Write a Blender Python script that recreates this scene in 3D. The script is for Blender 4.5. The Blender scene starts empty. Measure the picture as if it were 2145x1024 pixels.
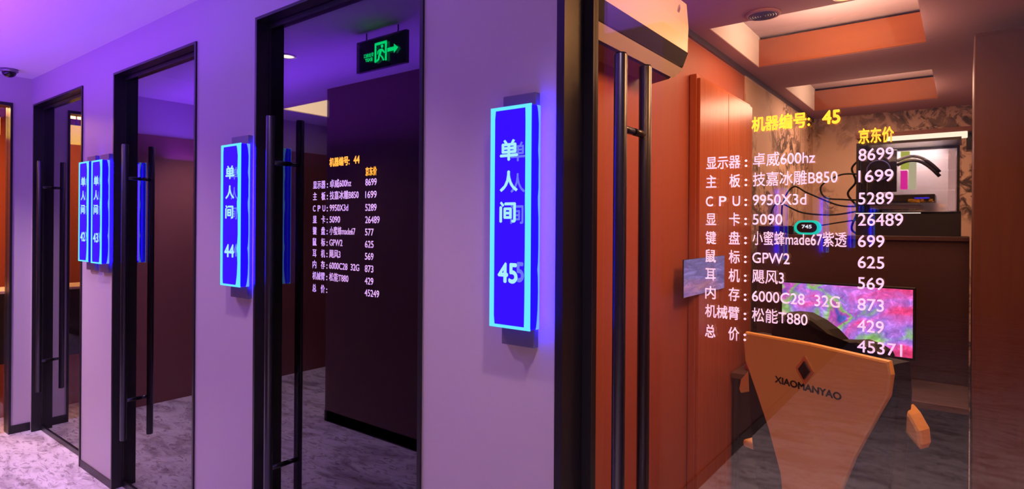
import bpy, bmesh, math, random
from mathutils import Vector, Matrix

random.seed(4)
S = bpy.context.scene
COL = S.collection
PI = math.pi

# ---------------------------------------------------------------- camera
cam_d = bpy.data.cameras.new('camera')
cam = bpy.data.objects.new('camera', cam_d)
COL.objects.link(cam)
cam_d.sensor_width = 36.0
cam_d.lens = 36.0 * 1240.0 / 2145.0
cam_d.shift_y = -40.0 / 2145.0
cam_d.clip_start = 0.02
cam.location = (0, -1.33, 1.55)
cam.rotation_euler = (Matrix.Rotation(math.radians(37.4), 3, 'Z') @ Matrix.Rotation(PI / 2, 3, 'X')
                      @ Matrix.Rotation(0.007, 3, 'Z')).to_euler()
S.camera = cam

# ---------------------------------------------------------------- world, exposure, large lights
w = bpy.data.worlds.new('world')
S.world = w
w.use_nodes = True
w.node_tree.nodes['Background'].inputs[0].default_value = (0.10, 0.05, 0.16, 1)
w.node_tree.nodes['Background'].inputs[1].default_value = 0.02
S.view_settings.view_transform = 'Standard'
S.view_settings.look = 'None'
S.view_settings.exposure = 0.0
S.view_settings.gamma = 1.0


def area(name, loc, rot, sx, sy, power, color, spread=180):
    d = bpy.data.lights.new(name, 'AREA')
    d.shape = 'RECTANGLE'
    d.size, d.size_y = sx, sy
    d.energy = power
    d.color = color
    d.spread = math.radians(spread)
    o = bpy.data.objects.new(name, d)
    o.location = loc
    o.rotation_euler = rot
    COL.objects.link(o)
    return o


def spot(name, loc, power, color, angle=110, blend=0.6, aim=(0, 0, -1), radius=0.04):
    d = bpy.data.lights.new(name, 'SPOT')
    d.energy = power
    d.color = color
    d.spot_size = math.radians(angle)
    d.spot_blend = blend
    d.shadow_soft_size = radius
    o = bpy.data.objects.new(name, d)
    o.location = loc
    o.rotation_euler = Vector(aim).to_track_quat('-Z', 'Y').to_euler()
    COL.objects.link(o)
    return o


VIOLET = (0.22, 0.035, 1.0)
PINKW = (1.0, 0.66, 0.86)
WARM = (1.0, 0.60, 0.34)
# violet cove strip along the opposite side, shining up on the ceiling
area('cove_violet', (-4.1, -0.95, 2.10), (PI, 0, 0), 2.8, 0.25, 48, VIOLET, 170)
area('violet_fill_near', (-1.9, -1.0, 2.10), (PI, 0, 0), 1.5, 0.25, 14, VIOLET, 170)  # unseen fill added to bring violet onto the near pillars
area('cove_violet_alcove', (-4.75, -1.9, 2.1), (PI, 0, 0), 1.2, 0.8, 7, VIOLET)
# warm light of room 45 and of the hall beyond the corridor's end
area('tray_down', (-0.58, 1.93, 2.49), (0, 0, 0), 0.6, 0.6, 15, WARM)
area('tray_up', (-0.50, 1.93, 2.36), (PI, 0, 0), 0.4, 0.4, 9, (1.0, 0.68, 0.46))  # unseen fill added to light the tray evenly from below
area('room_warm_front', (0.05, 0.70, 2.40), (0, math.radians(42), 0), 0.4, 0.5, 27, (1.0, 0.46, 0.16))  # unseen fill, tilted to brighten the air conditioner
area('room_warm_back', (-0.5, 3.5, 2.49), (0, 0, 0), 0.7, 0.7, 20, (1.0, 0.62, 0.40))
area('tray_up_back', (-0.50, 3.5, 2.34), (PI, 0, 0), 0.4, 0.4, 7, (1.0, 0.68, 0.46))
area('hall_warm', (-6.4, -0.8, 2.55), (0, 0, 0), 0.9, 1.2, 75, (1.0, 0.45, 0.16))


# ---------------------------------------------------------------- materials
def nt(name):
    m = bpy.data.materials.new(name)
    m.use_nodes = True
    return m, m.node_tree, m.node_tree.nodes['Principled BSDF']


def mat(name, color, rough=0.5, metal=0.0, spec=0.5, bump=0.0, bscale=60.0, coat=0.0, vary=0.05):
    m, t, b = nt(name)
    b.inputs['Base Color'].default_value = (*color, 1)
    b.inputs['Roughness'].default_value = rough
    b.inputs['Metallic'].default_value = metal
    b.inputs['Specular IOR Level'].default_value = spec
    b.inputs['Coat Weight'].default_value = coat
    # a little procedural variation in every surface
    tc = t.nodes.new('ShaderNodeTexCoord')
    n = t.nodes.new('ShaderNodeTexNoise')
    n.inputs['Scale'].default_value = bscale
    n.inputs['Detail'].default_value = 3
    t.links.new(tc.outputs['Object'], n.inputs['Vector'])
    mr = t.nodes.new('ShaderNodeMapRange')
    mr.inputs['To Min'].default_value = max(0.02, rough - vary)
    mr.inputs['To Max'].default_value = min(1, rough + vary)
    t.links.new(n.outputs['Fac'], mr.inputs['Value'])
    t.links.new(mr.outputs['Result'], b.inputs['Roughness'])
    if bump:
        bp = t.nodes.new('ShaderNodeBump')
        bp.inputs['Strength'].default_value = bump
        bp.inputs['Distance'].default_value = 0.002
        t.links.new(n.outputs['Fac'], bp.inputs['Height'])
        t.links.new(bp.outputs['Normal'], b.inputs['Normal'])
    return m


def emit(name, color, strength, base=(0.004, 0.004, 0.004)):
    m, t, b = nt(name)
    b.inputs['Base Color'].default_value = (*base, 1)
    b.inputs['Emission Color'].default_value = (*color, 1)
    b.inputs['Emission Strength'].default_value = strength
    b.inputs['Roughness'].default_value = 0.5
    b.inputs['Specular IOR Level'].default_value = 0.1
    return m


def glass(name, tint, f0=0.06, gain=1.0):
    """pane of clear glass: see-through, mirror-like towards grazing angles (Schlick)"""
    m = bpy.data.materials.new(name)
    m.use_nodes = True
    t = m.node_tree
    t.nodes.clear()
    out = t.nodes.new('ShaderNodeOutputMaterial')
    mix = t.nodes.new('ShaderNodeMixShader')
    tr = t.nodes.new('ShaderNodeBsdfTransparent')
    tr.inputs[0].default_value = (*tint, 1)
    gl = t.nodes.new('ShaderNodeBsdfGlossy')
    gl.inputs['Roughness'].default_value = 0.0
    gl.inputs['Color'].default_value = (1, 1, 1, 1)
    geo = t.nodes.new('ShaderNodeNewGeometry')
    dot = t.nodes.new('ShaderNodeVectorMath')
    dot.operation = 'DOT_PRODUCT'
    t.links.new(geo.outputs['Incoming'], dot.inputs[0])
    t.links.new(geo.outputs['Normal'], dot.inputs[1])

    def math_(op, a, b=None):
        n = t.nodes.new('ShaderNodeMath')
        n.operation = op
        n.use_clamp = op in ('SUBTRACT', 'ADD')
        for i, v in enumerate((a, b)):
            if v is None:
                continue
            if isinstance(v, (int, float)):
                n.inputs[i].default_value = v
            else:
                t.links.new(v, n.inputs[i])
        return n.outputs[0]
    c = math_('ABSOLUTE', dot.outputs['Value'])
    p = math_('POWER', math_('SUBTRACT', 1.0, c), 4.0)
    fac = math_('ADD', math_('MULTIPLY', p, gain * (1 - f0)), f0)
    t.links.new(fac, mix.inputs[0])
    t.links.new(tr.outputs[0], mix.inputs[1])
    t.links.new(gl.outputs[0], mix.inputs[2])
    t.links.new(mix.outputs[0], out.inputs[0])
    return m


def ramp(t, fac, stops):
    r = t.nodes.new('ShaderNodeValToRGB')
    e = r.color_ramp.elements
    while len(e) < len(stops):
        e.new(0.5)
    for i, (p, c) in enumerate(stops):
        e[i].position = p
        e[i].color = (*c, 1)
    t.links.new(fac, r.inputs[0])
    return r.outputs[0]


def mapping(t, scale, rot=(0, 0, 0), coord='Object'):
    tc = t.nodes.new('ShaderNodeTexCoord')
    mp = t.nodes.new('ShaderNodeMapping')
    mp.inputs['Scale'].default_value = scale
    mp.inputs['Rotation'].default_value = rot
    t.links.new(tc.outputs[coord], mp.inputs[0])
    return mp.outputs[0]


def noise(t, vec, scale, detail=6, rough=0.6, dist=0.0):
    n = t.nodes.new('ShaderNodeTexNoise')
    n.inputs['Scale'].default_value = scale
    n.inputs['Detail'].default_value = detail
    n.inputs['Roughness'].default_value = rough
    n.inputs['Distortion'].default_value = dist
    t.links.new(vec, n.inputs['Vector'])
    return n.outputs['Fac']


def marble(name):
    m, t, b = nt(name)
    v = mapping(t, (1.0, 2.6, 1.0), (0, 0, math.radians(35)))
    n1 = noise(t, v, 2.2, 8, 0.62, 1.2)
    c1 = ramp(t, n1, [(0.26, (0.22, 0.17, 0.19)), (0.40, (0.50, 0.45, 0.48)), (0.52, (0.78, 0.75, 0.78)), (0.75, (0.88, 0.86, 0.88))])
    n2 = noise(t, v, 7.0, 6, 0.7, 2.0)
    c2 = ramp(t, n2, [(0.38, (0.30, 0.25, 0.28)), (0.48, (1, 1, 1))])
    mx = t.nodes.new('ShaderNodeMix')
    mx.data_type = 'RGBA'
    mx.blend_type = 'MULTIPLY'
    mx.inputs[0].default_value = 0.8
    t.links.new(c1, mx.inputs[6])
    t.links.new(c2, mx.inputs[7])
    t.links.new(mx.outputs[2], b.inputs['Base Color'])
    b.inputs['Roughness'].default_value = 0.42
    return m


def wood(name, c0, c1, rough=0.35, axis=2, scale=3.0):
    m, t, b = nt(name)
    sc = [14.0, 14.0, 14.0]
    sc[axis] = 0.7
    v = mapping(t, sc)
    n1 = noise(t, v, scale, 5, 0.6, 0.4)
    t.links.new(ramp(t, n1, [(0.3, c0), (0.7, c1)]), b.inputs['Base Color'])
    b.inputs['Specular IOR Level'].default_value = 0.18
    b.inputs['Roughness'].default_value = rough
    return m


def paper(name):
    """beige wallpaper with dark ink blossom branches"""
    m, t, b = nt(name)
    v = mapping(t, (1, 1, 1))
    big = ramp(t, noise(t, v, 1.5, 3, 0.55, 0.5), [(0.42, (0, 0, 0)), (0.55, (1, 1, 1))])
    fine = ramp(t, noise(t, v, 9.0, 8, 0.72, 1.2), [(0.46, (0, 0, 0)), (0.56, (1, 1, 1))])
    mul = t.nodes.new('ShaderNodeMath')
    mul.operation = 'MULTIPLY'
    t.links.new(big, mul.inputs[0])
    t.links.new(fine, mul.inputs[1])
    c = ramp(t, mul.outputs[0], [(0.0, (0.56, 0.37, 0.27)), (0.45, (0.26, 0.16, 0.12)), (1.0, (0.06, 0.04, 0.035))])
    t.links.new(c, b.inputs['Base Color'])
    b.inputs['Roughness'].default_value = 0.7
    return m


def screen_mat(name, stops, strength, scale, slope=0.0, dist=0.8):
    """a lit picture: soft blobs of colour running over into one another, with small flecks"""
    m, t, b = nt(name)
    v = mapping(t, (scale, 1, scale))
    n1 = noise(t, v, 1.0, 3, 0.5, dist)
    tc = t.nodes.new('ShaderNodeTexCoord')
    sp = t.nodes.new('ShaderNodeSeparateXYZ')
    t.links.new(tc.outputs['Object'], sp.inputs[0])
    ma = t.nodes.new('ShaderNodeMath')
    ma.operation = 'MULTIPLY_ADD'
    ma.inputs[1].default_value = slope
    t.links.new(sp.outputs[0], ma.inputs[0])
    t.links.new(n1, ma.inputs[2])
    n2 = noise(t, v, 6.0, 4, 0.7, 0.6)
    c = ramp(t, ma.outputs[0], stops)
    s = ramp(t, n2, [(0.30, (0.55, 0.5, 0.6)), (0.55, (1, 1, 1)), (0.70, (1.8, 1.7, 1.8))])
    mx = t.nodes.new('ShaderNodeMix')
    mx.data_type = 'RGBA'
    mx.blend_type = 'MULTIPLY'
    mx.inputs[0].default_value = 1.0
    t.links.new(c, mx.inputs[6])
    t.links.new(s, mx.inputs[7])
    t.links.new(mx.outputs[2], b.inputs['Emission Color'])
    b.inputs['Emission Strength'].default_value = strength
    b.inputs['Base Color'].default_value = (0.01, 0.01, 0.01, 1)
    b.inputs['Roughness'].default_value = 0.2
    return m


def vinyl(name, color):
    """printed film on glass: reflects and lets light through"""
    m = bpy.data.materials.new(name)
    m.use_nodes = True
    t = m.node_tree
    t.nodes.clear()
    out = t.nodes.new('ShaderNodeOutputMaterial')
    add = t.nodes.new('ShaderNodeAddShader')
    d = t.nodes.new('ShaderNodeBsdfDiffuse')
    tl = t.nodes.new('ShaderNodeBsdfTranslucent')
    d.inputs[0].default_value = (*color, 1)
    tl.inputs[0].default_value = (*color, 1)
    t.links.new(d.outputs[0], add.inputs[0])
    t.links.new(tl.outputs[0], add.inputs[1])
    t.links.new(add.outputs[0], out.inputs[0])
    return m


M = {}
M['paint'] = mat('wall paint', (0.55, 0.47, 0.55), 0.45, bump=0.15, bscale=90)
M['ceiling'] = mat('ceiling paint', (0.78, 0.76, 0.78), 0.8)
M['black'] = mat('black metal', (0.012, 0.011, 0.016), 0.34, spec=0.5)
M['black_gloss'] = mat('glossy black', (0.008, 0.008, 0.010), 0.15)
M['skirting'] = mat('dark skirting', (0.035, 0.028, 0.034), 0.4)
M['bar'] = mat('dark handle steel', (0.07, 0.07, 0.085), 0.30, metal=0.9, vary=0.004)
M['marble'] = marble('grey marble floor')
M['carpet'] = mat('dark room floor', (0.05, 0.04, 0.045), 0.5)
M['glass_dark'] = glass('tinted door glass', (0.34, 0.32, 0.36), 0.08, 1.0)
M['glass_clear'] = glass('clear door glass', (0.92, 0.90, 0.90), 0.062, 0.9)
M['brown'] = mat('brown wall panel', (0.19, 0.085, 0.085), 0.5, bump=0.1)
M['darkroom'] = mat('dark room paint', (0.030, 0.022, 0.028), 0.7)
M['orange'] = wood('orange wood wall', (0.35, 0.085, 0.050), (0.38, 0.098, 0.055), 0.5)
M['cabinet'] = wood('red brown wood', (0.36, 0.085, 0.032), (0.44, 0.115, 0.045), 0.25)
M['board'] = wood('orange tray board', (0.30, 0.075, 0.018), (0.36, 0.095, 0.022), 0.6, axis=0)
M['umber'] = wood('dark brown wood', (0.13, 0.052, 0.048), (0.16, 0.065, 0.058), 0.45)
M['redbrown'] = mat('red brown panel', (0.24, 0.085, 0.08), 0.45)
M['deskdark'] = mat('dark desk board', (0.055, 0.022, 0.022), 0.4)
M['desktop'] = mat('dark brown desk top', (0.10, 0.055, 0.048), 0.4)
M['rose'] = mat('rose grey plaster', (0.42, 0.29, 0.30), 0.8)
M['cream'] = mat('cream plaster', (0.78, 0.68, 0.60), 0.8)
M['paper'] = paper('ink blossom wallpaper')
M['mauve'] = mat('mauve ceiling', (0.33, 0.165, 0.17), 0.9, spec=0.2)
M['blue'] = emit('blue sign body', (0.016, 0.0015, 1.0), 2.2)
M['blue_side'] = emit('blue sign side', (0.012, 0.0015, 1.0), 1.3)
M['halo'] = emit('blue halo strip', (0.003, 0.0005, 1.0), 300.0)
M['halo_faint'] = emit('faint blue halo strip', (0.003, 0.0005, 1.0), 14.0)
M['cyan'] = emit('cyan sign edge', (0.13, 0.76, 1.0), 1.1)
M['cyan_soft'] = emit('pale cyan sign edge', (0.16, 0.42, 1.0), 1.0)
M['letter'] = emit('sign letter', (0.40, 0.86, 0.95), 1.0)
M['letter_reflection'] = emit('sign letter reflection', (0.16, 0.20, 1.0), 0.9)
M['mount'] = mat('brushed grey metal', (0.20, 0.18, 0.24), 0.4, metal=0.3)
M['white_vinyl'] = vinyl('white film', (0.72, 0.72, 0.72))
M['gold_vinyl'] = vinyl('yellow film', (0.90, 0.80, 0.10))
M['white_plastic'] = mat('white plastic', (0.72, 0.66, 0.60), 0.4)
M['tan'] = mat('tan leather', (0.76, 0.43, 0.12), 0.42, bump=0.25, bscale=220)
M['leather'] = mat('black leather', (0.007, 0.006, 0.007), 0.6, spec=0.2, bump=0.2, bscale=200)
M['silver'] = mat('silver', (0.85, 0.66, 0.45), 0.35, metal=1.0)
M['green'] = emit('green exit mark', (0.0, 0.85, 0.20), 7.0)
M['lamp_warm'] = emit('warm lamp', (1.0, 0.52, 0.07), 3.2)
M['lamp_white'] = emit('white lamp', (1.0, 0.88, 0.75), 8.0)
M['lamp_orange'] = emit('orange downlight', (1.0, 0.55, 0.16), 4.0)
M['led'] = emit('led strip', (1.0, 0.78, 0.58), 1.6)
M['led_thin'] = emit('white edge led', (1.0, 0.85, 0.75), 1.5)
M['tray_glow'] = emit('lit tray', (1.0, 0.66, 0.40), 6.0)
M['magenta'] = emit('magenta memory', (1.0, 0.03, 0.45), 1.1)
M['yellow'] = emit('yellow memory', (0.75, 0.85, 0.12), 0.8)
M['teal'] = emit('teal ring', (0.01, 0.75, 0.55), 1.0)
M['clockface'] = emit('clock digits', (0.8, 0.9, 1.0), 1.2)
M['board_white'] = mat('white circuit board', (0.75, 0.66, 0.66), 0.4)
M['steel'] = mat('grey steel', (0.30, 0.28, 0.32), 0.3, metal=0.8)
M['darkglass'] = mat('dark case glass', (0.020, 0.020, 0.032), 0.12)
M['red'] = mat('red glazed', (0.55, 0.03, 0.03), 0.25)
M['screen'] = screen_mat('rainbow screen', [(0.20, (0.03, 0.20, 0.40)), (0.30, (0.10, 0.12, 0.60)), (0.37, (0.60, 0.10, 0.55)), (0.43, (0.30, 0.65, 0.15)),
                                           (0.49, (0.40, 0.22, 0.85)), (0.56, (0.75, 0.18, 0.75)), (0.64, (0.95, 0.08, 0.30)), (0.78, (0.85, 0.03, 0.12))], 1.25, 4.6, 0.42, 0.9)
M['screen_mirrored'] = screen_mat('mirrored blue screen', [(0.32, (0.22, 0.14, 0.42)), (0.5, (0.28, 0.24, 0.60)), (0.62, (0.50, 0.24, 0.45)), (0.7, (0.6, 0.25, 0.2))], 0.75, 6.0)


# ---------------------------------------------------------------- mesh helpers
def box(bm, x0, x1, y0, y1, z0, z1, bevel=0.0, seg=2):
    vs = [bm.verts.new((x, y, z)) for x in (x0, x1) for y in (y0, y1) for z in (z0, z1)]
    fs = []
    for q in ((0, 1, 3, 2), (4, 6, 7, 5), (0, 4, 5, 1), (2, 3, 7, 6), (0, 2, 6, 4), (1, 5, 7, 3)):
        fs.append(bm.faces.new([vs[i] for i in q]))
    if bevel:
        es = list({e for f in fs for e in f.edges})
        bmesh.ops.bevel(bm, geom=es, offset=bevel, segments=seg, affect='EDGES', profile=0.5)
    return vs


def prism(bm, pts, a0, a1, axis='y', bevel=0.0):
    """closed outline pts (u, v) swept between a0 and a1; axis y: u=x v=z; x: u=y v=z; z: u=x v=y"""
    def P(u, v, a):
        return {'y': (u, a, v), 'x': (a, u, v), 'z': (u, v, a)}[axis]
    A = [bm.verts.new(P(u, v, a0)) for u, v in pts]
    B = [bm.verts.new(P(u, v, a1)) for u, v in pts]
    n = len(pts)
    fs = [bm.faces.new(A), bm.faces.new(list(reversed(B)))]
    for i in range(n):
        j = (i + 1) % n
        fs.append(bm.faces.new([A[j], A[i], B[i], B[j]]))
    bmesh.ops.recalc_face_normals(bm, faces=fs)
    if bevel:
        es = [e for e in {e for f in fs[:2] for e in f.edges}]
        bmesh.ops.bevel(bm, geom=es, offset=bevel, segments=2, affect='EDGES', profile=0.5)


def tube(bm, path, r, n=10, cap=True):
    path = [Vector(p) for p in path]
    rings = []
    up = None
    for i, p in enumerate(path):
        a = path[max(0, i - 1)]
        b = path[min(len(path) - 1, i + 1)]
        t = (b - a).normalized()
        if up is None:
            up = t.orthogonal().normalized()
        up = (up - t * up.dot(t)).normalized()
        side = t.cross(up)
        rr = r[i] if isinstance(r, (list, tuple)) else r
        rings.append([bm.verts.new(p + (up * math.cos(2 * PI * k / n) + side * math.sin(2 * PI * k / n)) * rr) for k in range(n)])
    for i in range(len(rings) - 1):
        for k in range(n):
            f = bm.faces.new([rings[i][k], rings[i][(k + 1) % n], rings[i + 1][(k + 1) % n], rings[i + 1][k]])
            f.smooth = True
    if cap:
        bm.faces.new(list(reversed(rings[0])))
        bm.faces.new(rings[-1])


def lathe(bm, prof, cx=0, cy=0, n=24):
    """profile (radius, z) turned about a vertical axis"""
    rings = []
    for r, z in prof:
        rings.append([bm.verts.new((cx + r * math.cos(2 * PI * k / n), cy + r * math.sin(2 * PI * k / n), z)) for k in range(n)])
    for i in range(len(rings) - 1):
        for k in range(n):
            f = bm.faces.new([rings[i][k], rings[i][(k + 1) % n], rings[i + 1][(k + 1) % n], rings[i + 1][k]])
            f.smooth = True
    bm.faces.new(list(reversed(rings[0])))
    bm.faces.new(rings[-1])


def obj(name, bm, m, parent=None, smooth=False):
    bmesh.ops.recalc_face_normals(bm, faces=bm.faces[:])
    me = bpy.data.meshes.new(name)
    bm.to_mesh(me)
    bm.free()
    me.materials.append(M[m] if isinstance(m, str) else m)
    if smooth:
        for p in me.polygons:
            p.use_smooth = True
    o = bpy.data.objects.new(name, me)
    COL.objects.link(o)
    if parent:
        o.parent = parent
    return o


def NB():
    return bmesh.new()


def B(name, m, dims, parent=None, bevel=0.0):
    bm = NB()
    box(bm, *dims, bevel=bevel)
    return obj(name, bm, m, parent)


def thing(name, label, cat, loc=(0, 0, 0), rz=0.0, group=None, kind=None):
    o = bpy.data.objects.new(name, None)
    o.empty_display_size = 0.1
    COL.objects.link(o)
    o.location = loc
    o.rotation_euler = (0, 0, rz)
    tag(o, label, cat, group, kind)
    return o


def tag(o, label, cat, group=None, kind=None):
    o['label'] = label
    o['category'] = cat
    if group:
        o['group'] = group
    if kind:
        o['kind'] = kind
    return o


def struct(o, label=None, cat=None):
    o['kind'] = 'structure'
    if label:
        o['label'] = label
    if cat:
        o['category'] = cat
    return o


# ---- lettering: text turned into a mesh, laid into a rectangle
def text_bm(s):
    c = bpy.data.curves.new('lettering', 'FONT')
    c.body = s
    c.size = 1.0
    c.resolution_u = 4
    o = bpy.data.objects.new('lettering', c)
    COL.objects.link(o)
    dg = bpy.context.evaluated_depsgraph_get()
    me = bpy.data.meshes.new_from_object(o.evaluated_get(dg))
    bm = NB()
    bm.from_mesh(me)
    bm.verts.index_update()
    bpy.data.objects.remove(o)
    bpy.data.curves.remove(c)
    bpy.data.meshes.remove(me)
    return bm


def bounds(bm):
    xs = [v.co.x for v in bm.verts]
    ys = [v.co.y for v in bm.verts]
    return min(xs), max(xs), min(ys), max(ys)


def put_text(dst, s, x0, x1, zc, height, y, bold=0.0, fit_h=False, depth=0.0006):
    """writes s between x0 and x1 on the plane Y = y, facing -Y; zc = centre height.
    fit_h: the ink's own height is stretched to height; else height is one em.
    bold (in em): strokes thickened by overlaid copies"""
    src = text_bm(s)
    a, b, c, d = bounds(src)
    sx = (x1 - x0) / (b - a)
    if fit_h:
        sz = height / (d - c)
        mid = (c + d) / 2
    else:
        sz = height
        mid = 0.36
    shifts = [(0, 0)] if bold == 0 else [(-bold, 0), (bold, 0), (0, -bold), (0, bold)]
    for k, (dx, dz) in enumerate(shifts):
        yk = y - 0.00006 * k
        vm = {}
        front = []
        for f in src.faces:
            vs = []
            for v in f.verts:
                i = v.index
                if i not in vm:
                    vm[i] = dst.verts.new((x0 + (v.co.x - a + dx) * sx, yk, zc + (v.co.y - mid + dz) * sz))
                vs.append(vm[i])
            try:
                front.append(dst.faces.new(vs))
            except ValueError:
                pass
        r = bmesh.ops.extrude_face_region(dst, geom=front)
        bmesh.ops.translate(dst, verts=[g for g in r['geom'] if isinstance(g, bmesh.types.BMVert)], vec=(0, -depth, 0))
    src.free()


# ================================================================= SETTING
H_C = 2.615
H_D = 2.418
DOORS = [(-5.472, -4.453), (-3.934, -2.918), (-2.381, -1.376), (-0.863, 0.15)]   # door openings along the wall
PILLARS = [(-5.53, -5.472), (-4.453, -3.934), (-2.918, -2.381), (-1.376, -0.863), (0.15, 0.67)]
GY = 0.10           # front face of the door glass

struct(B('floor', 'marble', (-7.4, 1.6, -12, 4.6, -0.05, 0.0)))

bm = NB()
box(bm, -5.65, 1.6, -12, 0.12, H_C, H_C + 0.08)
struct(obj('ceiling', bm, 'ceiling'))

bm = NB()
for a, b in PILLARS:
    box(bm, a, b, 0, 0.12, 0, H_C)
for a, b in DOORS:
    box(bm, a, b, 0, 0.12, H_D, H_C)
struct(obj('wall_corridor', bm, 'paint'))
for i, (a, b) in enumerate(PILLARS[1:]):
    struct(B('baseboard_' + 'abcd'[i], 'skirting', (a, b, -0.006, 0.001, 0, 0.045)))

# end wall of the corridor with its wide glazed opening
bm = NB()
box(bm, -5.65, -5.53, -0.115, 0.12, 0, H_C)
box(bm, -5.65, -5.53, -0.55, -0.115, H_D, H_C)
box(bm, -5.65, -5.53, -2.60, -0.55, 0, H_C)
struct(obj('wall_end', bm, 'paint'))
struct(B('baseboard_end', 'black', (-5.531, -5.522, -0.112, -0.001, 0, 0.06)))
bm = NB()
box(bm, -5.645, -5.522, -0.127, -0.113, 0, H_D)
box(bm, -5.645, -5.522, -0.55, -0.528, 0, H_D)
box(bm, -5.645, -5.522, -0.528, -0.127, H_D - 0.022, H_D)
fr = struct(obj('window_1', bm, 'black'))
bm = NB()
box(bm, -5.60, -5.59, -0.528, -0.127, 0.0, H_D - 0.022)
obj('glass_pane', bm, 'glass_clear', fr)
struct(B('trim_2', 'redbrown', (-5.531, -5.515, -2.50, -0.552, 0, 2.30)))

# the lit hall beyond the end wall
struct(B('wall_hall', 'orange', (-7.35, -7.25, -2.6, 2.0, 0, H_C)))
struct(B('wall_hall_side', 'orange', (-7.25, -5.65, 0.9, 1.0, 0, H_C)))
struct(B('wall_hall_far', 'orange', (-7.25, -5.65, -2.6, -2.5, 0, H_C)))
struct(B('ceiling_hall', 'mauve', (-7.25, -5.65, -2.5, 0.9, H_C, H_C + 0.06)))

# brown clad block opposite the doors, its far alcove, and the passage behind the viewer
struct(B('wall_block', 'brown', (-4.0, -1.25, -11.8, -1.38, 0, H_C)))
bm = NB()
box(bm, -4.008, -1.242, -1.388, -1.38, 0, 0.085)
box(bm, -1.25, -1.242, -11.8, -1.38, 0, 0.085)
struct(obj('baseboard_block', bm, 'black'))
struct(B('wall_alcove', 'brown', (-5.53, -4.0, -2.60, -2.50, 0, H_C)))
bm = NB()
box(bm, -5.30, -5.24, -2.505, -2.46, 0, 2.15)
box(bm, -4.46, -4.40, -2.505, -2.46, 0, 2.15)
box(bm, -5.24, -4.46, -2.505, -2.46, 2.09, 2.15)
dr = struct(obj('door_5', bm, 'black'))
B('door_leaf', 'black_gloss', (-5.24, -4.46, -2.50, -2.47, 0.005, 2.09), dr)
struct(B('wall_passage', 'paint', (1.5, 1.6, -12, 0.12, 0, H_C)))
struct(B('wall_passage_far', 'brown', (-1.25, 1.5, -12.0, -11.9, 0, H_C)))

# room 45 shell
struct(B('wall_left', 'orange', (-1.17, -1.07, 0.12, 4.4, 0, 2.5)))
struct(B('wall_right', 'orange', (0.46, 0.56, 0.12, 4.4, 0, 2.5)))
struct(B('wall_back', 'paper', (-1.17, 0.56, 4.4, 4.5, 0, 2.5)))
struct(B('trim_paper', 'paper', (-1.072, -1.062, 2.39, 4.4, 0.0, 2.47)))
bm = NB()            # ceiling with two raised trays
T1 = (-0.98, -0.16, 1.50, 2.36)
T2 = (-0.98, -0.16, 3.00, 4.00)
ys = [0.12, T1[2], T1[3], T2[2], T2[3], 4.4]
box(bm, -1.07, 0.46, ys[0], ys[1], 2.5, 2.56)
box(bm, -1.07, 0.46, ys[2], ys[3], 2.5, 2.56)
box(bm, -1.07, 0.46, ys[4], ys[5], 2.5, 2.56)
for a, b in ((T1[2], T1[3]), (T2[2], T2[3])):
    box(bm, -1.07, T1[0], a, b, 2.5, 2.56)
    box(bm, T1[1], 0.46, a, b, 2.5, 2.56)
ceil2 = struct(obj('ceiling_room', bm, 'mauve'))
bm = NB()
for x0, x1, y0, y1 in (T1, T2):
    box(bm, x0 - 0.04, x0, y0 - 0.04, y1 + 0.04, 2.56, 2.68)
    box(bm, x1, x1 + 0.04, y0 - 0.04, y1 + 0.04, 2.56, 2.68)
    box(bm, x0, x1, y0 - 0.04, y0, 2.56, 2.68)
    box(bm, x0 - 0.002, x0 + 0.004, y0, y1, 2.502, 2.68)
obj('tray_lining', bm, 'cream', ceil2)
bm = NB()
for x0, x1, y0, y1 in (T1, T2):
    box(bm, x0 - 0.04, x1 + 0.04, y0 - 0.04, y1 + 0.04, 2.68, 2.72)
obj('tray_top', bm, 'rose', ceil2)
bm = NB()
for x0, x1, y0, y1 in (T1, T2):
    box(bm, x0 + 0.004, x1, y1 - 0.012, y1 + 0.04, 2.502, 2.66)
obj('tray_board', bm, 'board', ceil2)
struct(B('trim_1', 'skirting', (-1.071, -1.055, 0.12, 4.4, 2.47, 2.50)))

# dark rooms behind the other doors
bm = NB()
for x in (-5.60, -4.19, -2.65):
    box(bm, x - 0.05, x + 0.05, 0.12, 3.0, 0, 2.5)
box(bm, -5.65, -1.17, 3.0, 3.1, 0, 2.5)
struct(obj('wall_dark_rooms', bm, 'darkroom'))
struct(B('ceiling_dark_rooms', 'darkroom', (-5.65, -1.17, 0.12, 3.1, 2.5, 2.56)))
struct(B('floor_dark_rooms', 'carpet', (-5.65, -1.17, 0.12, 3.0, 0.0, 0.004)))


# ================================================================= GLASS DOORS
def zrow(y45):
    return 1.55 - (y45 - 475.0) * 1.425 / 1240.0


ROWS = [('显示器', '卓威600hz', '8699', 336, 317), ('主|板', '技嘉冰雕B850', '1699', 377, 363),
        ('C|P|U', '9950X3d', '5289', 416, 409), ('显|卡', '5090', '26489', 457, 457),
        ('键|盘', '小蜜蜂made67紫透', '699', 498, 502), ('鼠|标', 'GPW2', '625', 538, 549),
        ('耳|机', '飓风3', '569', 577, 595), ('内|存', '6000C28  32G', '873', 617, 640),
        ('机械臂', '松能T880', '429', 657, 688), ('总|价', '', '45371', 702, 743)]
VAL_W = [130, 177, 112, 62, 197, 78, 66, 184, 116, 0]      # widths as seen on the lit door


def px2x(px, Y=GY - 0.001):
    """where a pixel column of the photo falls on the plane Y"""
    a = math.radians(52.6)
    q = (px - 1072) / 1240.0
    Z = (1.33 + Y) / (q * math.cos(a) + math.sin(a))
    return q * Z * math.sin(a) - Z * math.cos(a)


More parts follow.
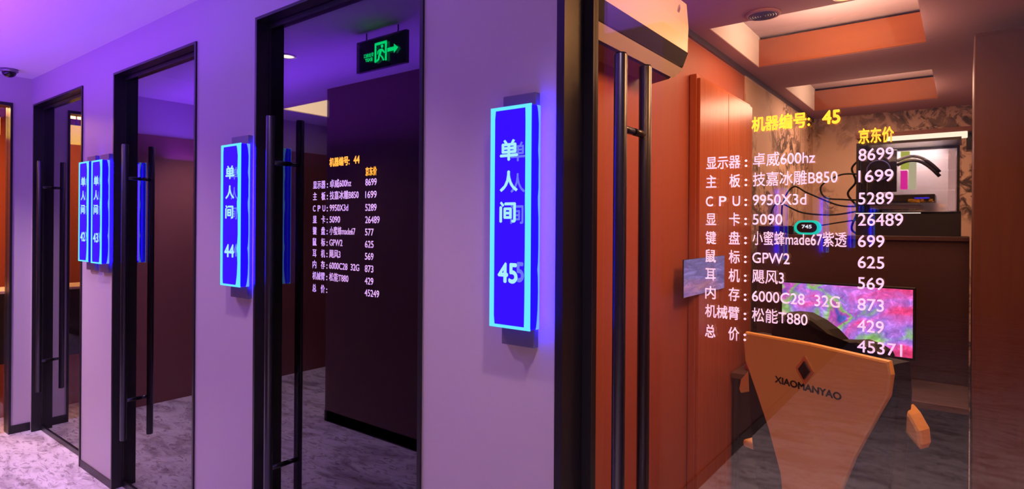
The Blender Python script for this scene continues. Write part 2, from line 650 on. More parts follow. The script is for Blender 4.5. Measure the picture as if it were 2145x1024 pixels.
def lettering(parent, number, prices, key5, shift, gy=GY):
    yf = gy - 0.0004
    L = {'t': NB(), 'l': NB(), 'v': NB(), 'p': NB()}
    xl, xl2 = px2x(1478) + shift, px2x(1549) + shift
    cw = (xl2 - xl) / 3
    xv, xp = px2x(1576) + shift, px2x(1797) + shift
    zr = [1.697, 1.6585, 1.6120, 1.5675, 1.5230, 1.4790, 1.4350, 1.3905, 1.3460, 1.2970]
    for i, (lab, val, pr, ya, yb) in enumerate(ROWS):
        z = zr[i]
        if i == 0:
            z = 1.7035
        ch = lab.split('|')
        if len(ch) == 1:
            put_text(L['l'], lab, xl, xl2, z, 0.0335, yf, 0.012)
        else:
            n = len(ch)
            for k, c in enumerate(ch):
                cwk = cw * (0.92 if ord(c) > 255 else 0.62)
                xk = xl + (xl2 - xl - cwk) * k / (n - 1)
                put_text(L['l'], c, xk, xk + cwk, z, 0.0335, yf, 0.012)
        put_text(L['l'], ':', xl2 + 0.011, xl2 + 0.0155, z, 0.034, yf, 0.02)
        if i == 4:
            val = key5
        if val:
            wp = VAL_W[i] * (0.8 if (i == 4 and len(val) < 10) else 1.0)
            wv = px2x(1576 + wp) - px2x(1576)
            put_text(L['v'], val, xv, xv + wv, z + 0.001, 0.0345, yf, 0.006)
        zp = z + (0.0 if i < 9 else 0.006)
        wpx = {3: 55, 4: 73, 5: 94}[len(prices[i])]
        put_text(L['p'], prices[i], xp, xp + px2x(1797 + wpx) - px2x(1797), zp, 0.0355, yf, 0.006)
    xt0, xt1 = px2x(1573) + shift, px2x(1694) + shift
    put_text(L['t'], '机器编号:', xt0, xt1, 1.787, 0.036, yf, 0.028)
    put_text(L['t'], number, px2x(1721) + shift, px2x(1757) + shift, 1.789, 0.040, yf, 0.028)
    put_text(L['t'], '京东价', px2x(1797) + shift, px2x(1870) + shift, 1.741, 0.033, yf, 0.024)
    o = obj('heading_lettering', L['t'], 'gold_vinyl', parent)
    o['label'] = 'yellow heading lettering'
    obj('caption_lettering', L['l'], 'white_vinyl', parent)
    obj('item_lettering', L['v'], 'white_vinyl', parent)
    obj('price_lettering', L['p'], 'white_vinyl', parent)


def glass_door(name, a, b, bar_x, pane, label, s=0.006, t=0.012, GY=GY):
    d = thing(name, label, 'door', (0, 0, 0))
    d['kind'] = 'structure'
    bm = NB()
    box(bm, a - 0.002, a + t, -0.008, 0.16, 0, H_D)
    box(bm, b - t, b + 0.002, -0.008, 0.16, 0, H_D)
    box(bm, a + t, b - t, -0.008, 0.16, H_D - t, H_D)
    obj('frame', bm, 'black', d)
    bm = NB()
    z1 = H_D - t - 0.002
    y0, y1 = GY - 0.008, GY + 0.020
    box(bm, a + t + 0.001, a + t + s, y0, y1, 0.004, z1)
    box(bm, b - t - s, b - t - 0.001, y0, y1, 0.004, z1)
    box(bm, a + t + s, b - t - s, y0, y1, z1 - 0.02, z1)
    box(bm, a + t + s, b - t - s, y0, y1, 0.004, 0.034)
    obj('leaf_frame', bm, 'black', d)
    bm = NB()
    box(bm, a + t + s, b - t - s, GY, GY + 0.010, 0.034, z1 - 0.02)
    obj('glass_pane', bm, pane, d)
    h = None
    for yy in (GY - 0.068, GY + 0.078):
        bm = NB()
        tube(bm, [(bar_x, yy, 0.33), (bar_x, yy, 0.335), (bar_x, yy, 1.985), (bar_x, yy, 1.99)], [0.015, 0.017, 0.017, 0.015], 16)
        hb = obj('handle', bm, 'bar', d)
        e = GY if yy < GY else GY + 0.010
        for z in (0.55, 1.80):
            bm = NB()
            tube(bm, [(bar_x, min(yy, e) + (0.0 if yy < GY else -0.0), z), (bar_x, max(yy, e), z)], 0.010, 10)
            obj('standoff', bm, 'bar', hb)
    return d


d42 = glass_door('door_1', *DOORS[0], -5.28, 'glass_dark', 'dark glass door farthest down the corridor, mirroring an orange lamp', GY=0.055)
d43 = glass_door('door_2', *DOORS[1], -3.74, 'glass_dark', 'dark glass door between the paired signs and the middle sign, no lettering', GY=0.055)
d44 = glass_door('door_3', *DOORS[2], -2.25, 'glass_dark', 'dark glass door with small price lettering and a green exit sign mirrored', GY=0.055)
d45 = glass_door('door_4', *DOORS[3], -0.697, 'glass_clear', 'clear glass door with large price lettering in front of the orange lit room', s=0.03, t=0.022)
P45 = [r[2] for r in ROWS]
P44 = list(P45)
P44[4] = '577'
P44[9] = '45249'
lettering(d45, '45', P45, '小蜜蜂made67紫透', 0.0)
lettering(d44, '44', P44, '小蜜蜂made67', -1.552, 0.055)


# ================================================================= BLUE ROOM SIGNS
def room_sign(loc, width, number, label, rz=0.0, group='blue lit room signs', text=True, wobble=1.0):
    s = thing('room_sign', label, 'sign', loc, rz, group)
    hw = width / 2
    B('mount_plate', 'mount', (-hw + 0.012, hw - 0.014, -0.0215, 0.0, -0.055, 0.640), s, 0.002)
    yb, yf = -0.022, -0.060
    B('light_body', 'blue', (-hw, hw, yf, yb, 0.0, 0.60), s, 0.002)
    e = 0.0012
    # glowing edges of the acrylic block
    bm = NB()
    lw = width * 0.12
    prism(bm, [(-hw, 0.0), (-hw + lw * 1.1, 0.0), (-hw + lw * 0.9, 0.03), (-hw + lw * 0.9, 0.57), (-hw + lw * 1.1, 0.60), (-hw, 0.60)], yf - e, yf + 0.002)
    obj('left_edge', bm, 'cyan', s)
    bm = NB()
    pts = []
    zs = [0, 0.02, 0.05, 0.10, 0.14, 0.16, 0.18, 0.22, 0.30, 0.33, 0.355, 0.38, 0.41, 0.45, 0.48, 0.51, 0.55, 0.58, 0.60]
    ws = [1.5, 1.25, 1.0, 0.85, 0.95, 1.15, 0.95, 0.8, 0.85, 1.1, 1.15, 0.9, 0.95, 0.9, 1.15, 1.0, 0.95, 1.2, 1.5]  # widths swell to draw the caustics in the lit acrylic edge
    rw = width * (0.13 + 0.02 * wobble)
    for z, k in zip(zs, ws):
        pts.append((hw - rw * (1.0 + (k - 1.0) * wobble), z))
    outline = [(hw, 0.0), (hw, 0.60)] + list(reversed(pts))
    prism(bm, outline, yf - e, yf + 0.002)
    obj('right_edge', bm, 'cyan', s)
    B('top_edge', 'cyan', (-hw, hw, yf - e, yf + 0.002, 0.592, 0.6012), s)
    B('bottom_edge', 'cyan', (-hw, hw, yf - e, yf + 0.002, -0.0012, 0.007), s)
    B('halo', 'halo', (hw - 0.012, hw - 0.001, yb, yb + 0.001, 0.01, 0.59), s)  # unseen strips added to throw the sign's blue glow on the wall
    B('halo', 'halo_faint', (-hw + 0.001, -hw + 0.010, yb, yb + 0.001, 0.01, 0.59), s)
    B('side_panel', 'blue_side', (hw, hw + 0.0015, yf + 0.001, yb, 0.004, 0.596), s)
    bm = NB()
    pts = [(yb, 0.0)] + [(yb - 0.006 * k * k, z) for z, k in zip(zs, ws)] + [(yb, 0.60)]
    prism(bm, pts, hw + 0.001, hw + 0.0032, 'x')
    obj('rear_edge', bm, 'cyan_soft', s)
    B('left_side_panel', 'blue_side', (-hw - 0.0015, -hw, yf + 0.001, yb, 0.004, 0.596), s)
    if text:
        cw = width * 0.42
        x0 = -cw * 0.58

        def mark(name, c, a, b_, z, h, y, bold, m, dp):
            bm = NB()
            put_text(bm, c, a, b_, z, h, y, bold, True, dp)
            return obj(name, bm, m, s)
        for c, z in (('单', 0.482), ('人', 0.398), ('间', 0.314)):
            wk = cw * (0.9 if c == '间' else 1.0)
            mark('character', c, x0, x0 + wk, z, 0.054, yf - 0.0008, 0.03, 'letter', 0.0006)
            o = mark('character_reflection', c, x0 + cw * 0.62, x0 + cw * 0.62 + wk * 0.8, z - 0.006, 0.05, yf - 0.0002, 0.02, 'letter_reflection', 0.0004)  # letter's reflection in the acrylic put in as a dim shifted copy
            o['label'] = 'painted reflection of the character'
        mark('numeral', number, x0 - cw * 0.08, x0 + cw * 1.02, 0.149, 0.052, yf - 0.0008, 0.028, 'letter', 0.0006)
        o = mark('numeral_reflection', number[1], x0 + cw * 0.98, x0 + cw * 1.38, 0.153, 0.05, yf - 0.0002, 0.03, 'letter_reflection', 0.0004)
        o['label'] = 'painted reflection of the numeral'
    return s


room_sign((-0.978, 0, 1.272), 0.138, '45', 'large blue lit sign numbered 45 on the pillar beside the lit room door', wobble=0.12)
room_sign((-2.475, 0, 1.285), 0.165, '44', 'blue lit sign on the middle pillar, left of the door mirroring the exit sign')
room_sign((-4.022, 0, 1.312), 0.165, '43', 'right of the two blue lit signs paired on the far pillar')
room_sign((-4.235, 0, 1.315), 0.165, '42', 'left of the two blue lit signs paired on the far pillar')
for k, y in enumerate((-3.8, -5.7, -7.7, -9.9)):
    room_sign((-1.25, y, 1.28), 0.15, '', 'blue lit sign behind the viewer, %s streak mirrored in the lit door' %
              ('first blue', 'second blue', 'third blue', 'fourth blue')[k], PI / 2, 'blue lit signs along the passage behind', False)


# ================================================================= CORRIDOR FITTINGS
def downlight(loc, m, label, r=0.05, power=0, color=PINKW, angle=120, group='recessed corridor downlights', aim=(0, 0, -1)):
    d = thing('downlight', label, 'light', loc, 0, group)
    bm = NB()
    n = 28
    lathe(bm, [(r * 1.3, 0.0), (r * 1.3, -0.004), (r * 1.02, -0.007), (r, -0.002), (r, 0.0)], n=n)
    obj('bezel', bm, 'white_plastic', d)
    bm = NB()
    lathe(bm, [(r * 0.98, -0.001), (r * 0.98, -0.0035), (r * 0.4, -0.0045)], n=n)
    obj('lens', bm, m, d)
    if power:
        sp = spot('downlight_beam', (0, 0, -0.03), power, color, angle, 0.8, aim)
        sp.parent = d
    return d


for k, (x, y) in enumerate(((-3.42, -0.67), (-1.90, -0.62), (-0.42, -0.58), (-4.95, -1.05))):
    downlight((x, y, H_C), 'lamp_white', ('round corridor downlight mirrored in the dark lettered door',
              'round corridor downlight above the middle door', 'round corridor downlight above the lit room door', 'round corridor downlight nearest the end wall')[k], 0.045, (46, 46, 44, 170)[k], PINKW, 112)
downlight((-0.3, -1.52, H_C), 'lamp_white', 'unseen downlight added to brighten the passage floor behind the viewer', 0.045, 340, (1.0, 0.70, 0.66), 104, 'added passage downlight', (0, -0.55, -1))  # added out of view to light the floor mirrored in the clear door

# ceiling tray light in the alcove
tl = thing('tray_light', 'warm lit ceiling tray mirrored in the dark lettered door', 'light', (-4.5, -1.95, H_C))
bm = NB()
box(bm, -0.46, 0.42, -0.40, 0.38, -0.012, -0.003)
obj('glow_panel', bm, 'tray_glow', tl)
bm = NB()
for d in ((-0.48, -0.46, -0.42, 0.40), (0.42, 0.44, -0.42, 0.40), (-0.46, 0.42, -0.42, -0.40), (-0.46, 0.42, 0.38, 0.40)):
    box(bm, d[0], d[1], d[2], d[3], -0.02, 0.0)
obj('frame', bm, 'cream', tl)

# exit sign hung from the ceiling, facing the doors (seen mirrored)
ex = thing('exit_sign', 'green lit running man exit sign mirrored at the top of the dark door', 'sign', (-2.53, -0.69, 2.40), PI)
B('housing', 'black', (-0.205, 0.205, -0.012, 0.012, 0.0, 0.175), ex, 0.004)
for x in (-0.13, 0.13):
    bm = NB()
    tube(bm, [(x, 0, 0.174), (x, 0, H_C - 2.40)], 0.004, 8)
    obj('hanger', bm, 'black', ex)
# in the sign's own frame u runs to the reader's right; the man heads left with the arrow
yf = -0.0125
bm = NB()
for d in ((-0.055, 0.045, 0.128, 0.142), (-0.055, -0.041, 0.035, 0.128), (0.031, 0.045, 0.035, 0.128)):
    box(bm, d[0], d[1], yf - 0.001, yf, d[2], d[3])
obj('doorway_mark', bm, 'green', ex)
bm = NB()
prism(bm, [(-0.145, 0.088), (-0.112, 0.113), (-0.112, 0.098), (-0.060, 0.098), (-0.060, 0.078), (-0.112, 0.078), (-0.112, 0.063)], yf - 0.001, yf)
obj('arrow_mark', bm, 'green', ex)
bm = NB()
lathe_pts = [(-0.016 + 0.0095 * math.cos(a * PI / 6), 0.116 + 0.0095 * math.sin(a * PI / 6)) for a in range(12)]
prism(bm, lathe_pts, yf - 0.001, yf)
prism(bm, [(-0.018, 0.104), (0.004, 0.104), (0.012, 0.074), (-0.006, 0.070)], yf - 0.001, yf)
prism(bm, [(-0.018, 0.104), (-0.030, 0.092), (-0.040, 0.080), (-0.034, 0.076), (-0.014, 0.092)], yf - 0.001, yf)
prism(bm, [(0.004, 0.104), (0.022, 0.094), (0.024, 0.078), (0.018, 0.078), (0.014, 0.090)], yf - 0.001, yf)
prism(bm, [(-0.006, 0.072), (0.004, 0.072), (-0.016, 0.052), (-0.026, 0.036), (-0.036, 0.040), (-0.024, 0.056)], yf - 0.001, yf)
prism(bm, [(0.000, 0.074), (0.012, 0.076), (0.016, 0.054), (0.030, 0.046), (0.028, 0.036), (0.006, 0.046)], yf - 0.001, yf)
obj('running_man_mark', bm, 'green', ex)
bm = NB()
put_text(bm, '安全出口', 0.055, 0.135, 0.086, 0.022, yf, 0.02, True)
put_text(bm, 'EXIT', 0.065, 0.125, 0.060, 0.017, yf, 0.03, True)
obj('lettering', bm, 'green', ex)

# security dome on the ceiling by the end wall
cc = thing('security_camera', 'small dark dome security camera on the violet ceiling', 'camera', (-5.30, -0.185, H_C))
bm = NB()
lathe(bm, [(0.05, 0.0), (0.05, -0.018), (0.044, -0.022)], n=24)
obj('base_ring', bm, 'steel', cc)
bm = NB()
lathe(bm, [(0.041, -0.020)] + [(0.041 * math.cos(a * PI / 16), -0.022 - 0.036 * math.sin(a * PI / 16)) for a in range(8)], n=24)
obj('dome', bm, 'black_gloss', cc)

# hall beyond the end wall: lamp and low cabinet
lp = thing('pendant_lamp', 'glowing amber square pendant lamp behind the end glazing', 'lamp', (-5.76, -0.235, H_C))
bm = NB()
box(bm, -0.075, 0.075, -0.085, 0.085, -0.425, -0.285, 0.006)
obj('lamp_shade', bm, 'lamp_warm', lp)
bm = NB()
box(bm, -0.078, 0.078, -0.088, 0.088, -0.285, -0.275)
obj('shade_cap', bm, 'black', lp)
bm = NB()
tube(bm, [(0, 0, -0.276), (0, 0, -0.01)], 0.005, 8)
obj('rod', bm, 'black', lp)
bm = NB()
lathe(bm, [(0.03, -0.014), (0.035, -0.01), (0.035, 0.0)], n=16)
obj('canopy', bm, 'black', lp)
ch = thing('hall_cabinet', 'black cabinet with orange base behind the end glazing', 'cabinet', (-6.25, -0.15, 0))
B('body', 'black', (-0.2, 0.2, -0.45, 0.25, 0.42, 0.98), ch, 0.004)
B('base', 'board', (-0.2, 0.2, -0.45, 0.25, 0.0, 0.42), ch)
B('top_board', 'cream', (-0.21, 0.21, -0.46, 0.26, 0.98, 1.0), ch)

# ================================================================= ROOM 45
# air conditioner on the left wall just inside the door
ac = thing('air_conditioner', 'wall air conditioner glowing orange above the door handles', 'air conditioner', (-1.07, 0.55, 2.13))
bm = NB()
prof = [(0.0, 0.03), (0.05, 0.0), (0.13, 0.012), (0.185, 0.05), (0.205, 0.10), (0.208, 0.20), (0.20, 0.29), (0.185, 0.30), (0.0, 0.30)]
prism(bm, prof, -0.38, 0.38, 'y', 0.006)
obj('body', bm, 'white_plastic', ac)
bm = NB()
prism(bm, [(0.030, 0.010), (0.050, -0.003), (0.130, 0.008), (0.188, 0.047), (0.2085, 0.098), (0.200, 0.102), (0.178, 0.056), (0.124, 0.020), (0.050, 0.006)], -0.372, 0.372, 'y')
obj('outlet', bm, 'black', ac)
bm = NB()
prism(bm, [(0.146, 0.012), (0.186, 0.038), (0.192, 0.036), (0.150, 0.007)], -0.365, 0.365, 'y')
obj('louvre', bm, 'white_plastic', ac)
bm = NB()
prism(bm, [(0.262, 0.230), (0.275, 0.245), (0.285, 0.262), (0.290, 0.245), (0.278, 0.228)], 0.2055, 0.2085, 'x')
obj('badge', bm, 'silver', ac)

# wood wardrobe panel on the left wall and a screen's reflection put on it as a lit panel
wd = thing('wood_wardrobe', 'tall red brown wood wardrobe front on the left wall', 'wardrobe', (-1.067, 1.92, 0))
B('body', 'cabinet', (0.0, 0.035, -0.44, 0.46, 0.0, 2.29), wd, 0.003)
B('door', 'cabinet', (0.035, 0.05, -0.43, 0.0, 0.02, 2.27), wd, 0.002)
B('door', 'cabinet', (0.035, 0.05, 0.005, 0.45, 0.02, 2.27), wd, 0.002)
ws = thing('screen_reflection', 'small dim mirrored blue screen painted on the wood wardrobe as a reflection, left of the lettering', 'screen', (-1.0165, 1.56, 1.31))
B('bezel', 'black', (0, 0.006, -0.285, 0.285, -0.085, 0.09), ws, 0.002)
B('display', 'screen_mirrored', (0.006, 0.0075, -0.283, 0.283, -0.083, 0.088), ws)

# desk with raised hutch
dk = thing('desk', 'dark desk with brown top under the monitor', 'desk', (0, 0, 0))
B('desktop', 'desktop', (-1.01, 0.02, 1.97, 2.84, 0.725, 0.755), dk, 0.003)
B('side_panel', 'black', (-1.00, -0.98, 1.99, 2.82, 0.0, 0.725), dk)
B('side_panel', 'black', (0.0, 0.02, 1.99, 2.82, 0.0, 0.725), dk)
B('front_panel', 'black', (-0.98, -0.55, 2.02, 2.04, 0.02, 0.725), dk)
B('modesty_panel', 'black', (-0.98, 0.0, 2.45, 2.47, 0.1, 0.725), dk)

hu = thing('desk_hutch', 'dark brown raised back on the desk carrying the lit computer', 'desk hutch', (0, 0, 0.755))
B('back_board', 'deskdark', (-1.00, 0.02, 2.43, 2.455, 0.0, 0.73), hu)
B('side_panel', 'deskdark', (-1.00, -0.98, 2.455, 2.82, 0.0, 0.73), hu)
B('side_panel', 'deskdark', (0.0, 0.02, 2.455, 2.82, 0.0, 0.73), hu)
B('shelf', 'deskdark', (-1.01, 0.02, 2.41, 2.84, 0.73, 0.753), hu, 0.002)

# brown block put in for the haze right of the desk
tc = thing('haze_block', 'tall plain brown block put in for the haze at the right edge', 'cabinet', (0.245, 2.32, 0))
B('body', 'umber', (-0.215, 0.213, -0.30, 0.45, 0.0, 2.42), tc, 0.003)
B('door', 'umber', (-0.213, 0.211, -0.32, -0.30, 0.05, 2.40), tc, 0.002)

# monitor
mo = thing('monitor', 'black framed monitor showing a rainbow picture behind the chair', 'monitor', (-0.505, 2.22, 0.755))
B('housing', 'black', (-0.315, 0.315, 0.0, 0.035, 0.135, 0.500), mo, 0.004)
B('display', 'screen', (-0.303, 0.303, -0.002, 0.0, 0.148, 0.488), mo)
bm = NB()
tube(bm, [(0, 0.06, 0.30), (0, 0.06, 0.02)], 0.02, 12)
obj('stand_neck', bm, 'black', mo)
bm = NB()
box(bm, -0.03, 0.03, 0.033, 0.07, 0.27, 0.33)
obj('stand_bracket', bm, 'black', mo)
B('stand_base', 'black', (-0.12, 0.12, -0.06, 0.14, 0.0, 0.015), mo, 0.004)

# red ornament on the desk
ro = thing('ornament', 'small red ornament at the left end of the desk', 'ornament', (-0.985 + 0.06, 2.10, 0.755))
bm = NB()
lathe(bm, [(0.040, 0.0), (0.046, 0.012), (0.040, 0.04), (0.022, 0.055)], n=20)
obj('base', bm, 'red', ro)
bm = NB()
lathe(bm, [(0.018, 0.054), (0.026, 0.09), (0.030, 0.14), (0.020, 0.18), (0.006, 0.195)], n=20)
obj('body', bm, 'cabinet', ro)

# desktop computer on the hutch
pc = thing('desktop_computer', 'black glass sided desktop computer with lit parts on the desk shelf', 'computer', (-0.25, 2.62, 1.508))
X0, X1, Y0, Y1 = -0.235, 0.235, -0.14, 0.14
bm = NB()
box(bm, X0, X1, Y0, Y1, 0.0, 0.012)
box(bm, X0, X1, Y0, Y1, 0.500, 0.515)
box(bm, X0, X0 + 0.014, Y0, Y1, 0.012, 0.500)
box(bm, X1 - 0.008, X1, Y0, Y1, 0.012, 0.130)
box(bm, X0 + 0.014, X1 - 0.008, Y1 - 0.012, Y1, 0.012, 0.500)
obj('case', bm, 'black', pc)
B('power_shroud', 'black', (X0 + 0.014, X1 - 0.008, Y0, Y1 - 0.012, 0.012, 0.118), pc)
B('light_line', 'led_thin', (X0, X0 + 0.30, Y0 - 0.002, Y0, 0.121, 0.125), pc)
B('board', 'board_white', (X0 + 0.10, X1 - 0.02, Y1 - 0.018, Y1 - 0.012, 0.135, 0.485), pc)
B('radiator', 'darkglass', (X0 + 0.02, X0 + 0.19, Y0 + 0.02, Y0 + 0.06, 0.24, 0.47), pc, 0.004)
bm = NB()
pts = [(X0 + 0.105 + 0.055 * math.cos(a * PI / 16), 0.36 + 0.055 * math.sin(a * PI / 16)) for a in range(33)]
tube(bm, [(u, Y0 + 0.018, v) for u, v in pts], 0.004, 8, False)
pl = bpy.data.lights.new('case_light', 'AREA')
pl.energy = 2.2
pl.size = 0.25
pl.color = (1.0, 0.80, 0.80)
plo = bpy.data.objects.new('case_light', pl)
plo.location = (0.03, -0.02, 0.495)
COL.objects.link(plo)
plo.parent = pc
obj('pump_ring', bm, mat('ring blue', (0.08, 0.10, 0.35), 0.3), pc)
B('memory_stick', 'magenta', (X0 + 0.205, X0 + 0.235, Y0 + 0.05, Y0 + 0.10, 0.255, 0.355), pc)
B('memory_stick', 'yellow', (X0 + 0.205, X0 + 0.245, Y0 + 0.05, Y0 + 0.10, 0.365, 0.46), pc)
B('memory_stick', emit('pale memory', (0.9, 0.85, 0.55), 0.8), (X0 + 0.242, X0 + 0.275, Y0 + 0.05, Y0 + 0.10, 0.255, 0.42), pc)
for k in range(2):
    bm = NB()
    tube(bm, [(X0 + 0.19 + 0.19 * s / 12.0, Y0 + 0.03, 0.385 + 0.022 * k + 0.035 * math.sin(PI * s / 12.0) - 0.0016 * s * s * 0.3) for s in range(13)], 0.009, 10)
    obj('coolant_tube', bm, 'black', pc)
B('graphics_card', 'black', (X0 + 0.05, X0 + 0.36, Y0 + 0.03, Y1 - 0.03, 0.185, 0.225), pc, 0.004)
B('graphics_card_light', emit('blue strip', (0.06, 0.04, 1.0), 1.0), (X0 + 0.27, X0 + 0.335, Y0 + 0.027, Y0 + 0.03, 0.200, 0.207), pc)
B('card_shroud', 'steel', (X0 + 0.06, X0 + 0.30, Y0 + 0.06, Y1 - 0.04, 0.145, 0.170), pc, 0.003)
for z in (0.14, 0.245, 0.35):
    bm = NB()
    box(bm, X1 - 0.055, X1 - 0.025, Y0 + 0.03, Y1 - 0.03, z, z + 0.10, 0.004)
    obj('fan', bm, emit('pink white fan', (1.0, 0.55, 0.5), 0.7), pc)
B('side_glass', 'glass_clear', (X0 + 0.014, X1, Y0 - 0.005, Y0, 0.130, 0.500), pc)

# shelf with a light bar above the computer
sh = thing('wall_shelf', 'thin dark shelf with glowing light bar above the computer', 'shelf', (-0.22, 2.72, 2.062))
B('board', 'umber', (-0.28, 0.248, -0.14, 0.14, 0.0, 0.025), sh, 0.002)
B('light_bar', 'led', (-0.13, 0.23, -0.150, -0.11, -0.034, -0.001), sh, 0.004)
B('bracket', 'black', (0.225, 0.248, -0.05, 0.05, -0.09, 0.0), sh)

# small glowing clock and router on the hutch
ck = thing('desk_clock', 'small clock with glowing teal ring on the desk shelf', 'clock', (-0.735, 2.50, 1.508))
def pill(w_, h_, n=10):
    r = h_ / 2
    P = []
    for k in range(n + 1):
        a = -PI / 2 + PI * k / n
        P.append((w_ / 2 - r + r * math.cos(a), r + r * math.sin(a)))
    for k in range(n + 1):
        a = PI / 2 + PI * k / n
        P.append((-w_ / 2 + r + r * math.cos(a), r + r * math.sin(a)))
    return P
bm = NB()
prism(bm, pill(0.140, 0.084), -0.02, 0.03)
obj('glow_ring', bm, 'teal', ck)
bm = NB()
prism(bm, [(u, v + 0.012) for u, v in pill(0.108, 0.060)], -0.026, -0.019)
obj('face', bm, 'black_gloss', ck)
bm = NB()
put_text(bm, '745', -0.026, 0.026, 0.047, 0.020, -0.0265, 0.03, True)
obj('digits', bm, 'clockface', ck)
rt = thing('router', 'flat black box with a pale top edge on the desk shelf', 'router', (-0.905, 2.56, 1.508))
B('body', 'black_gloss', (-0.10, 0.10, -0.09, 0.09, 0.004, 0.052), rt, 0.006)
B('edge_strip', 'steel', (-0.09, 0.07, -0.092, -0.088, 0.047, 0.051), rt)
for x in (-0.08, 0.08):
    B('foot', 'black', (x - 0.01, x + 0.01, -0.07, 0.07, 0.0, 0.005), rt)

# loose cables from the computer
def cable(pts, label, r=0.004):
    P = [Vector(p) for p in pts]
    path = []
    n = len(P)
    for i in range(n - 1):
        p0, p1, p2, p3 = P[max(0, i - 1)], P[i], P[i + 1], P[min(n - 1, i + 2)]
        for s in range(8):
            t = s / 8.0
            path.append(0.5 * ((2 * p1) + (p2 - p0) * t + (2 * p0 - 5 * p1 + 4 * p2 - p3) * t * t + (3 * p1 - p0 - 3 * p2 + p3) * t ** 3))
    path.append(P[-1])
    bm = NB()
    tube(bm, path, r, 8)
    return tag(obj('cable', bm, 'leather'), label, 'cable', 'loose cables left of the computer')


cable([(-0.49, 2.60, 1.86), (-0.58, 2.60, 1.86), (-0.68, 2.60, 1.80), (-0.66, 2.60, 1.73), (-0.56, 2.60, 1.715), (-0.487, 2.60, 1.71)], 'black cable in the highest loop left of the computer', 0.005)
cable([(-0.49, 2.64, 1.675), (-0.60, 2.64, 1.685), (-0.76, 2.63, 1.76), (-0.84, 2.62, 1.80), (-0.90, 2.62, 1.70), (-0.90, 2.61, 1.558)], 'black cable rising left from the computer to the router', 0.005)
cable([(-0.49, 2.57, 1.645), (-0.62, 2.57, 1.625), (-0.78, 2.57, 1.64), (-0.92, 2.58, 1.70), (-0.97, 2.60, 1.60), (-0.96, 2.62, 1.557)], 'black cable sagging in a long low curve left of the computer', 0.005)
cable([(-0.49, 2.55, 1.595), (-0.58, 2.55, 1.58), (-0.66, 2.545, 1.565), (-0.705, 2.532, 1.56)], 'short black cable from the computer to the clock', 0.004)
cable([(-0.489, 2.66, 1.95), (-0.53, 2.66, 1.90), (-0.51, 2.66, 1.82), (-0.55, 2.66, 1.75), (-0.50, 2.66, 1.66), (-0.53, 2.66, 1.55), (-0.50, 2.66, 1.513)], 'black cable twisting down the left side of the computer', 0.006)

# round fittings of the room's ceiling
vt = thing('ceiling_vent', 'round dark vent in the lit room ceiling', 'vent', (-0.72, 1.44, 2.5))
bm = NB()
lathe(bm, [(0.075, 0.0), (0.075, -0.006), (0.062, -0.010), (0.060, -0.004)], n=28)
obj('ring', bm, 'mauve', vt)
bm = NB()
for k in range(5):
    r = 0.055 - 0.011 * k
    tube(bm, [(r * math.cos(a * PI / 14), r * math.sin(a * PI / 14), -0.008) for a in range(29)], 0.0035, 6, False)
obj('grille', bm, 'black', vt)
downlight((-0.395, 1.43, 2.5), 'lamp_orange', 'orange downlight at the top edge of the lit room ceiling', 0.036, 5, WARM, 130, 'room downlight')


# ================================================================= GAMING CHAIR
gc = thing('gaming_chair', 'tan backed gaming chair with black diamond emblem facing the desk', 'chair', (-0.385, 0.86, -0.0), math.radians(-25))
def sub_smooth(o, lv=2):
    m_ = o.modifiers.new('subdivision', 'SUBSURF')
    m_.levels = m_.render_levels = lv
    for p in o.data.polygons:
        p.use_smooth = True
    return o
# back shell outline, seen from behind (u to the right), z height
shell = [(-0.262, 1.155), (0.262, 1.153), (0.268, 1.06), (0.262, 0.96), (0.250, 0.80), (0.225, 0.62), (0.19, 0.50), (-0.19, 0.50), (-0.225, 0.62), (-0.250, 0.80), (-0.262, 0.96), (-0.268, 1.06)]
bm = NB()
prism(bm, shell, -0.03, 0.06, 'y', 0.012)
obj('back_cushion', bm, 'leather', gc)
panel = [(-0.258, 1.165), (0.0, 1.170), (0.258, 1.163), (0.266, 1.125), (0.258, 1.06), (0.215, 0.97), (0.155, 0.84), (0.105, 0.70), (0.085, 0.55), (-0.085, 0.55), (-0.105, 0.70), (-0.155, 0.84), (-0.215, 0.97), (-0.258, 1.06), (-0.266, 1.14)]
bm = NB()
prism(bm, panel, -0.052, -0.028, 'y', 0.008)
obj('back_panel', bm, 'tan', gc)
def diamond(r, y0, y1, m_, name):
    bm = NB()
    prism(bm, [(-0.010, 1.078 + r * 1.45), (-0.010 + r, 1.078), (-0.010, 1.078 - r * 1.45), (-0.010 - r, 1.078)], y0, y1, 'y')
    return obj(name, bm, m_, gc)
diamond(0.033, -0.056, -0.050, 'silver', 'emblem_rim')
diamond(0.021, -0.061, -0.055, 'black_gloss', 'emblem')
bm = NB()
put_text(bm, 'XIAOMANYAO', -0.125, 0.115, 1.022, 0.022, -0.0525, 0.035, True, 0.001)
obj('lettering', bm, 'black_gloss', gc)
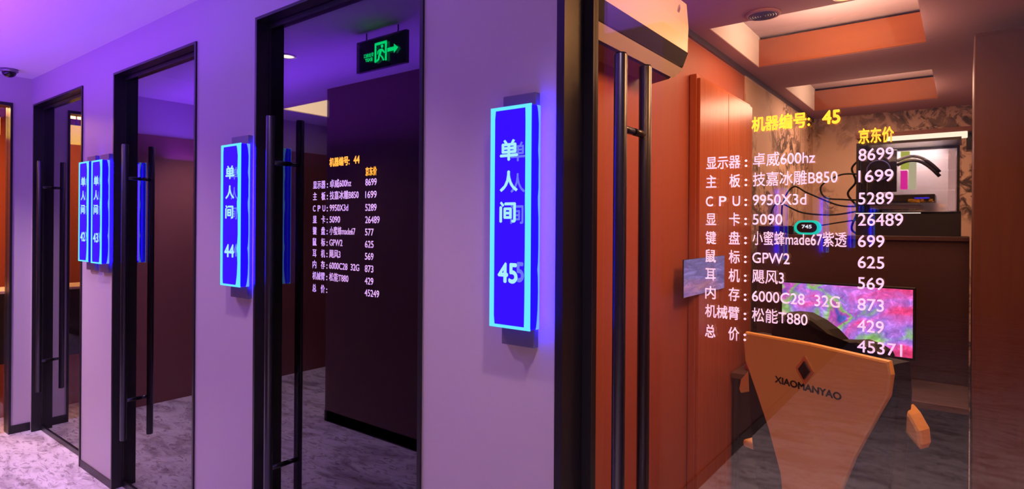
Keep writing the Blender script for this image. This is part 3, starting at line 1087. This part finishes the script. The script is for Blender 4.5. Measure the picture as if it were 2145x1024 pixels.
# headrest: a high rounded lobe and a lower one
bm = NB()
prism(bm, [(-0.20, 1.14), (-0.20, 1.18), (-0.175, 1.222), (-0.13, 1.250), (-0.08, 1.252), (-0.03, 1.235), (0.015, 1.21), (0.05, 1.18), (0.085, 1.185), (0.12, 1.192), (0.16, 1.185), (0.19, 1.17), (0.20, 1.15)], 0.01, 0.10, 'y', 0.018)
obj('headrest', bm, 'leather', gc)
bm = NB()
box(bm, -0.25, 0.25, 0.04, 0.54, 0.42, 0.52, 0.035, 3)
obj('seat', bm, 'leather', gc)
for s in (-1, 1):
    bm = NB()
    box(bm, s * 0.325 - 0.048, s * 0.325 + 0.048, 0.10, 0.36, 0.685, 0.715, 0.012, 3)
    bmesh.ops.translate(bm, verts=bm.verts, vec=(0, -0.03, 0.0))
    a = obj('armrest', bm, 'tan', gc)
    bm = NB()
    tube(bm, [(s * 0.325, 0.20, 0.69), (s * 0.325, 0.20, 0.50), (s * 0.32, 0.21, 0.43), (s * 0.22, 0.24, 0.425)], 0.02, 10)
    obj('arm_support', bm, 'black', a)
    bm = NB()          # tan side bolster seen beside the back
    prism(bm, [(s * 0.255, 1.02), (s * (0.275 if s > 0 else 0.315), 1.00), (s * (0.300 if s > 0 else 0.350), 0.96), (s * (0.304 if s > 0 else 0.358), 0.92), (s * (0.298 if s > 0 else 0.350), 0.905), (s * 0.255, 0.945)], 0.03, 0.09, 'y', 0.01)
    obj('side_bolster', bm, 'tan', gc)
bm = NB()
tube(bm, [(0, 0.28, 0.425), (0, 0.28, 0.10)], [0.03, 0.03], 14)
obj('gas_lift', bm, 'black', gc)
for k in range(5):
    a = 2 * PI * k / 5 + 0.3
    dx, dy = math.cos(a), math.sin(a)
    bm = NB()
    tube(bm, [(0.02 * dx, 0.28 + 0.02 * dy, 0.115), (0.30 * dx, 0.28 + 0.30 * dy, 0.075)], [0.03, 0.02], 10)
    lg = obj('base_leg', bm, 'black', gc)
    bm = NB()
    px_, py_ = 0.29 * dx, 0.28 + 0.29 * dy
    tube(bm, [(px_ - 0.02 * dy, py_ + 0.02 * dx, 0.03), (px_ + 0.02 * dy, py_ - 0.02 * dx, 0.03)], 0.03, 16)
    obj('caster', bm, 'black', lg)
